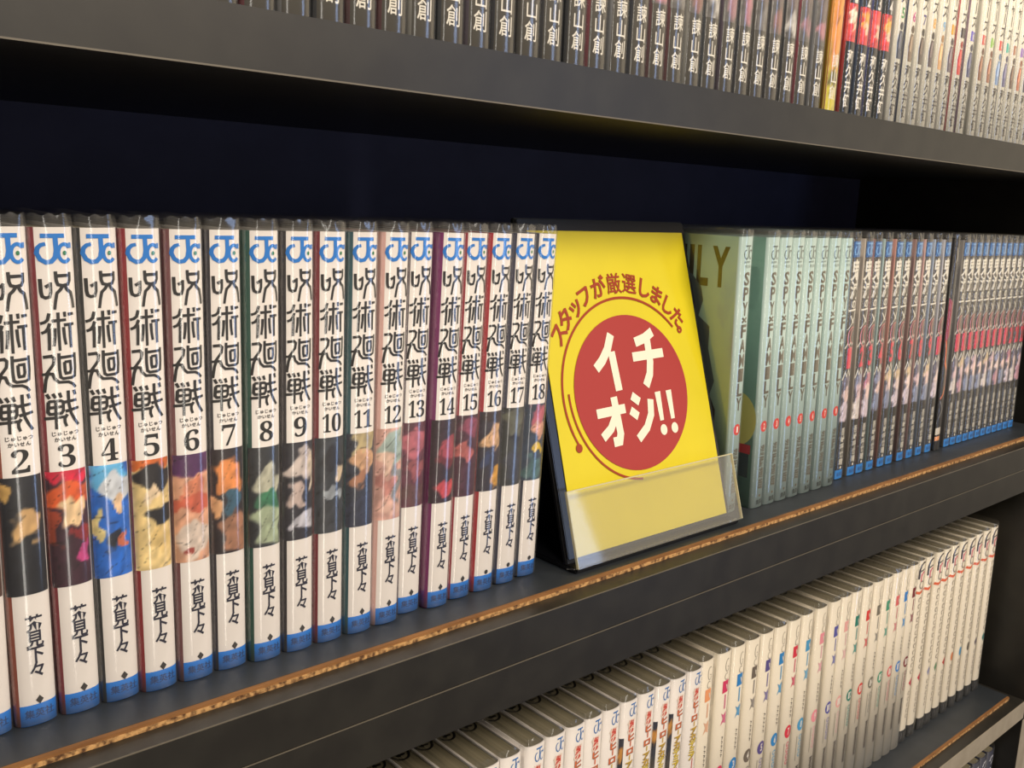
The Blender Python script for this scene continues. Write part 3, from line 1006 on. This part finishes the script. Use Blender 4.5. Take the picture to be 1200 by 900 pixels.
def low_book(lab, X, Y, dx, jm, ex, group, i, a=AF, pages=PF, film=None):
    t = book(lab, X, Y, ZL, math.atan2(dx, 174), a, BF, PP, D, 173.5, jm, ex, group, film=film or FF_[i % 4], pages=pages)
    link('library_stamp', ST[i % 5], t)
    return t


JF = jacket_mesh('jacket', AF, BF, PP, D, 173.5, [(173.5, WHITE)], -99, WHITE, WHITE)
FX = [320.6 - 15.4 * k for k in range(6, 0, -1)] + [320.6, 338.3, 354.3, 370.3, 385.0, 400.3, 416.2, 432.2, 447.6, 463.0, 479.4]


def title_F(v):
    P = Print()
    jc_logo(P, -1.8, 5.2, 162.8, 171.6, C((30, 110, 180)), None)
    T = Print()
    r1, r2, r3, y1, kk = C((206, 62, 46)), C((222, 112, 60)), C((214, 176, 60)), C((236, 208, 50)), C((92, 62, 30))
    seq = '僕のヒーローアカデミア'
    T.rect(-1.6, 3.0, 152, 161, r1, 0)
    z = 161.0
    for j, ch in enumerate(seq):
        h = 4.6
        cc = r1 if j < 2 else (r2 if j < 5 else (r3 if j < 8 else y1))
        if ch == 'ー':
            T.rect(.5, 1.5, z - h + .5, z - .5, cc, 1)
        else:
            if j > 1:
                T.em(ch, 1.1, z - h / 2 - .3, 7.6, 5.4, kk, .06, 1)
            T.em(ch, .7, z - h / 2, 7.4, 5.2, cc if j > 1 else C((240, 220, 200)), .03, 2.5)
        z -= h
    T.stroke([(2.2, z), (2.0, z - 10)], .9, r1)
    T.poly([(-1.6, z - 8), (3.6, z - 14), (3.6, z - 26), (-1.6, z - 20)], C((196, 30, 50)), 0)
    sp = lambda q, nm: q.on_spine(nm, AF, BF, PP)
    return [('publisher_logo', sp(P, 'publisher_logo')), ('title_lettering', sp(T, 'title_lettering'))]


pF = title_F(0)
for i, X in enumerate(FX):
    ex = list(pF)
    if i in (12, 14, 15):
        cols = [(40, 44, 60), (70, 64, 60), (200, 140, 60)]
        ex.append(('cover_artwork', art_mesh(AF, BF, PP, 100, 150, -7.25, -4.6, cols[0], [(0, .2, 1.2, .1, cols[2]), (0, .7, 1.2, .2, cols[1])], 800 + i, 4, 20)))
    k = len(FX) - i
    low_book('white volume with red-yellow title, lower shelf, %s to the left of the orange-block one' % ORD[k], X, 3, 0, JF, ex,
             'white volumes with red and yellow titles on the lower shelf', i)

JG = jacket_mesh('jacket', AF, BF, PP, D, 173.5, [(173.5, CREAM)], -99, CREAM, CREAM)
GX = [499.6, 519.0, 535.4, 552.8, 569.6, 586.8, 604.8, 622.0, 641.6, 661.8, 677.4, 694.0, 711.4, 728.6, 744.2, 760.8, 775.6, 790.0]
GC = [('orange', (240, 160, 104)), ('rose-red', (216, 44, 96)), ('bright blue', (16, 130, 200)), ('taupe', (108, 96, 84)), ('violet', (88, 74, 140)),
      ('clear blue', (20, 134, 200)), ('crimson', (220, 36, 66)), ('sky-blue', (66, 158, 204)), ('soft pink', (240, 150, 160)), ('indigo', (88, 88, 166)),
      ('pale pink', (240, 176, 168)), ('teal-green', (20, 130, 112)), ('scarlet', (228, 54, 48)), ('grey-olive', (122, 116, 100)), ('sea-green', (70, 160, 124)),
      ('coral-pink', (232, 110, 110)), ('azure', (48, 136, 214)), ('maroon', (128, 36, 44))]
AG = 7.4


def print_G(n, c):
    col = C(c)
    soft = C(tuple(int(v * .62 + 215 * .38) for v in c))
    g = C((140, 132, 118))
    dk = C((60, 54, 48))
    P = Print()
    P.arc(1.8, 163.8, 2.1, 4.6, 60, 330, .5, g, n=14)
    P.stroke([(3.6, 162.4), (1.8, 162.8)], .5, g)
    P.arc(1.6, 155.6, 1.9, 2.4, 50, 310, .5, g, n=12)
    T = Print()
    T.rect(-2.0, 4.4, 143.6, 152.6, col)
    T.poly([(1.6, 149.8), (3.4, 149.0), (3.6, 145.0), (2.4, 146.6)], CREAM, 1)
    T.rect(1.0, 2.6, 131.4, 142.0, soft)
    T.poly([(-1.6, 129), (1.2, 127), (4.4, 129), (4.4, 119.6), (1.2, 121.6), (-1.6, 119.6), (.6, 124.4)], soft)
    for j in range(5):
        T.stroke([(1.0, 110.4 - 3.3 * j), (2.8, 109.6 - 3.3 * j), (1.6, 108.2 - 3.3 * j)], .6, dk)
    N = Print()
    N.disc(1.2, 83.4, 4.5, 5.2, col, 0, 20)
    s = str(n)
    wn = C((236, 228, 214))
    if len(s) == 1:
        N.fit(s, .2, 2.8, 80.6, 86.4, wn, .03, 1)
    else:
        N.fit(s[0], -1.2, 1.0, 80.6, 86.4, wn, .03, 1)
        N.fit(s[1], 1.5, 4.0, 80.6, 86.4, wn, .03, 1)
    for j in range(4):
        N.arc(2.0, 72.6 - 4.9 * j, 1.7, 1.7, 20, 340, .8, soft, n=8)
    N.rect(-2.6, -2.1, 53.6, 74.6, g)
    N.rect(3.9, 4.3, 53.6, 74.6, g)
    Au = Print()
    bk = C((54, 46, 42))
    for j in range(4):
        zc = 45.6 - 6.4 * j
        Au.stroke([(-.8, zc + 2.1), (4.0, zc + 2.3)], 1.0, bk)
        Au.stroke([(1.6, zc + 2.8), (1.5, zc - 2.4)], 1.0, bk)
        Au.stroke([(-.6, zc - .2), (3.8, zc)], .9, bk)
        Au.stroke([(-.4, zc - 2.4), (3.6 if j % 2 else 2.6, zc - 2.1)], 1.0, bk)
    Au.arc(1.6, 4.6, 1.6, 1.6, 0, 360, .4, g, n=12)
    sp = lambda q, nm: q.on_spine(nm, AF, BF, PP)
    return [('publisher_logo', sp(P, 'publisher_logo')), ('title_lettering', sp(T, 'title_lettering')), ('volume_number', sp(N, 'volume_number')), ('author_lettering', sp(Au, 'author_lettering'))]


for i, X in enumerate(GX):
    nm, c = GC[i]
    low_book('cream volume with %s block, %s of the coloured-block run, lower shelf' % (nm, ORD[i + 1]), X, 6.5, -3, JG,
             print_G(i + 1, c), 'cream volumes with coloured blocks on the lower shelf', i)

AH = 6.6
HX = [806.4, 822.8, 842.2, 856.2, 872.4, 890.2, 908.2, 926.4, 943.6, 961.0]
HC = [(206, 60, 84), (206, 50, 80), (150, 150, 180), (110, 150, 110), (210, 70, 70), (224, 140, 90), (90, 160, 200), (110, 100, 84), (110, 100, 110), (60, 130, 124)]
JH = jacket_mesh('jacket', AH, BF, PP, D, 173.5, [(11.5, C((30, 28, 27))), (173.5, CREAM)], -99, CREAM, CREAM)
FH = [film_mesh(AH, BF, PP, D, 173.5, 4.6, s + 120) for s in range(3)]
PH = page_mesh(AH, BF, D, 173.5)
for i, X in enumerate(HX):
    g = C((158, 148, 132))
    P = Print()
    fk = C((64, 56, 54))
    P.stroke([(-4.2, 156.5), (-4.2, 165), (-2.6, 169.4), (.8, 171.4), (4.6, 170.6)], 2.0, fk, w2=1.6)
    P.stroke([(-4.0, 163.6), (3.6, 164.8)], 1.3, fk)
    pk_ = C((220, 112, 130))
    P.stroke([(-1.2, 161.2), (-1.0, 153.6)], 1.9, pk_)
    P.stroke([(-1.0, 159.2), (1.4, 162.0), (4.8, 161.4)], 1.9, pk_)
    P.arc(.9, 150.6, 3.2, 3.4, 30, 330, 1.1, C((140, 132, 122)), n=14)
    P.stroke([(-6.2, 144.6), (-1, 143.2), (6.2, 145.4)], 2.4, C((232, 106, 62)))
    T = Print()
    for j in range(12):
        T.arc(.9, 136.6 - 6.2 * j, 2.0, 1.9, 20 + 50 * (j % 3), 250 + 40 * (j % 2), 1.0, g, n=8)
        T.stroke([(-1.6, 137.6 - 6.2 * j), (3.0, 138.2 - 6.2 * j)], .7, g)
    N = Print()
    N.poly([(1.2, 62.5), (-1.9, 57.6), (1.2, 53), (4.2, 57.6)] if i in (2, 3, 8, 9) else [(-1.6, 57.6), (3.8, 62.4), (3.8, 53)] if i < 5 else
           [(1.2 + 2.9 * math.cos(q * .6283), 57.6 + 4.6 * math.sin(q * .6283)) for q in range(10)], C(HC[i]))
    for j in range(5):
        N.arc(.8, 47.5 - 5.6 * j, 1.5, 1.6, 10, 300, .9, C((160, 150, 136)), n=8)
    P2 = Print()  # painted glints of the film over the black foot
    for j in range(3):
        P2.stroke([(-3.5 + j * 3.0, 9.6), (-2.8 + j * 3, 6.8), (-3.4 + j * 3, 3.2)], .5, C((110, 106, 100)))
    sp = lambda q, nm: q.on_spine(nm, AH, BF, PP)
    low_book('cream volume with orange line and black foot, %s from the right side panel' % ORD[10 - i], X, 8, -3 if i < 7 else -5, JH,
             [('publisher_logo', sp(P, 'publisher_logo')), ('title_lettering', sp(T, 'title_lettering')), ('volume_number', sp(N, 'volume_number')), ('foot_glints', sp(P2, 'foot_glints'))],
             'cream volumes with orange lines and black feet', i, AH, PH, FH[i % 3])

# ------------------------------------------------------------------ lowest shelf: a few dark volumes in the corner
AJ = 8.0
JJm = jacket_mesh('jacket', AJ, BF, PP, D, 183, [(183, C((48, 50, 66)))], -99, C((60, 62, 74)))
PJ = page_mesh(AJ, BF, D, 183)
FJ = film_mesh(AJ, BF, PP, D, 183, 3.5, 150)
for i in range(6):
    P = Print()
    P.stroke([(-3, 172), (-1, 176), (3, 177), (4, 172), (0, 168)], 1.4, C((220, 220, 226)))
    P.stroke([(-3, 160), (0, 164), (3.4, 161), (2, 156), (-2.6, 152)], 1.4, C((206, 206, 216)))
    P.stroke([(-2, 146), (3, 141)], 1.3, C((206, 206, 216)))
    book('navy volume with white lettering on the lowest shelf, %s from the right side panel' % ORD[i + 1], 972.5 - i * 17.0, -12, -519.9, 0, AJ, BF, PP, D, 183, JJm,
         [('title_lettering', P.on_spine('title_lettering', AJ, BF, PP))], 'navy volumes on the lowest shelf', film=FJ, pages=PJ)

# ------------------------------------------------------------------ the yellow sign in its stand
sx, sy, sz, tilt, SW, SH = 353.1, -4.9, 5.6, math.radians(16.9), 131.7, 176.7
sgn = thing('sign_stand', 'yellow recommendation sign with red disc in a black easel stand with clear pocket', 'sign', (sx + SW / 2, 20, 0.1))
O = Vector((sx + SW / 2, 20, 0.1))
P0 = Vector((sx, sy, sz)) - O
uu, vv_, nn = Vector((1, 0, 0)), Vector((0, math.sin(tilt), math.cos(tilt))), Vector((0, -math.cos(tilt), math.sin(tilt)))


def slab(name, u0, u1, v0, v1, n0, n1, m, parent=sgn, bev=0.6):
    bm = bmesh.new()
    bmesh.ops.create_cube(bm, size=1)
    for q in bm.verts:
        a_ = u0 + (q.co.x + .5) * (u1 - u0)
        b_ = v0 + (q.co.y + .5) * (v1 - v0)
        c_ = n0 + (q.co.z + .5) * (n1 - n0)
        q.co = (P0 + uu * a_ + vv_ * b_ + nn * c_) * S
    if bev:
        bmesh.ops.bevel(bm, geom=bm.edges[:], offset=bev * S, segments=2, affect='EDGES')
    me = bpy.data.meshes.new(name)
    bm.to_mesh(me)
    bm.free()
    me.materials.append(m)
    return link(name, me, parent)


BLK = mat('black_plastic', (16, 16, 18), .4, .3)
YEL = noise_mat('yellow_paper', (206, 188, 0), (212, 194, 2), 20, rough=.45)
slab('backing_board', -7, SW + 3.5, -3, 184, -4.6, -1.6, BLK)
slab('paper_sheet', 0, SW, 0, SH, -.5, -.2, YEL, bev=0)
slab('clear_front_sheet', -6, SW + 3, 0, 183, -1.5, -.7, mat('black_rim', (30, 30, 32), .2, .6))
me = boxmesh('base_plate', -SW / 2 - 8, SW / 2 + 3, -32, 48, 0, 3.0, BLK, .8)
link('base_plate', me, sgn)
me = newmesh('easel_leg', [(-20, 26, 120), (20, 26, 120), (20, 47, 3), (-20, 47, 3), (-20, 29, 120), (20, 29, 120), (20, 50, 3), (-20, 50, 3)],
             [(3, 2, 1, 0), (4, 5, 6, 7), (0, 1, 5, 4), (2, 3, 7, 6), (1, 2, 6, 5), (3, 0, 4, 7)], [BLK])
link('easel_leg', me, sgn)
pk = slab('clear_pocket', -9, SW + 3, -4.0, 36, 7.4, 9.0, ACRYL, bev=0)
pk['label'] = 'clear acrylic pocket front'
rim = mat('acrylic_edge', (196, 188, 150), .3)
slab('pocket_rim', -9, SW + 3, 35.7, 36.3, 7.4, 9.0, rim, pk, 0)
slab('pocket_rim', SW + 2.6, SW + 3.1, -4, 36, 7.4, 9.0, rim, pk, 0)
slab('pocket_rim', -9.2, -8.8, -4, 36, 7.4, 9.0, rim, pk, 0)
slab('pocket_rim', -9, SW + 3, -4.4, -3.9, -.2, 9.0, ACRYL, pk, 0)

SR, SR2, SWH = C((162, 54, 48)), C((152, 56, 22)), C((232, 224, 200))
cx, cy, rx, ry = 64.2, 82.6, 48.0, 45.0
P = Print()
P.disc(cx, cy, rx, ry, SR, 0, 72)
P.arc(cx + .3, cy + .5, rx + 9.0, ry + 9.6, 40, 200, 1.5, SR2, 0, 60)
P.arc(cx + 1, cy + 2.0, rx + 5.2, ry + 7.0, 178, 265, 1.3, SR2, 0, 40)
P.arc(cx - 2, cy + 1, rx + 7.0, ry + 8.0, 198, 212, 1.3, SR2, 0, 12)
P.disc(13.6, 56.6, 2.5, 2.5, SR2, 0, 16)
link('red_disc', P.on_plane('red_disc', P0, uu, vv_, nn, .12), sgn)
P = Print()
for ch, (x, y) in zip('スタッフが厳選しました。', [(11.5, 119.6), (18.3, 127.6), (27.0, 134.0), (35.8, 139.6), (48.1, 144.2), (61.4, 146.2), (74.7, 145.8), (87.0, 142.8), (97.5, 138.2), (106.4, 131.8), (114.2, 123.8), (119.4, 115.2)]):
    ang = math.atan2(y - cy + 6, x - cx) - math.pi / 2
    P.em(ch, x, y, 12.6, 12.8, SR2, .012 if ch in '厳選' else .03, 0, ang)
link('arched_lettering', P.on_plane('arched_lettering', P0, uu, vv_, nn, .12), sgn)


def bold(P, pts, w0, m, w1=None):
    P.stroke(pts, w0, m, 2, w1)


P = Print()
W5 = 5.6
bold(P, [(52.0, 117.0), (47.5, 108.6), (42.0, 102.6), (36.0, 98.2)], W5, SWH)
bold(P, [(50.4, 107.0), (52.0, 84.5)], W5, SWH)
bold(P, [(71.5, 111.0), (80.5, 113.0), (88.0, 116.4)], W5, SWH)
bold(P, [(67.6, 102.6), (95.0, 103.4)], W5 - .2, SWH)
bold(P, [(82.4, 112.0), (82.2, 99.0), (80.2, 91.6), (75.4, 85.0)], W5, SWH)
bold(P, [(31.0, 73.2), (54.6, 74.0)], W5 - .3, SWH)
bold(P, [(46.4, 81.4), (47.6, 60.5), (46.0, 56.4), (41.0, 56.2)], W5 - .2, SWH)
bold(P, [(46.0, 71.0), (40.4, 64.0), (33.0, 59.6)], W5 - .4, SWH)
bold(P, [(61.4, 80.6), (67.4, 76.4)], W5 - .6, SWH)
bold(P, [(58.8, 72.4), (64.6, 68.2)], W5 - .6, SWH)
bold(P, [(77.2, 77.0), (75.8, 68.2), (70.6, 61.0), (62.0, 55.4)], W5 - .4, SWH)
for q in (84.6, 94.6):
    P.poly([(q - 2.7, 80.6), (q + 2.3, 80.8), (q + 1.8, 63.6), (q - 1.6, 63.5)], SWH, 2)
    P.disc(q + .4, 58.0, 3.0, 3.2, SWH, 2, 18)
link('white_lettering', P.on_plane('white_lettering', P0, uu, vv_, nn, .12), sgn)
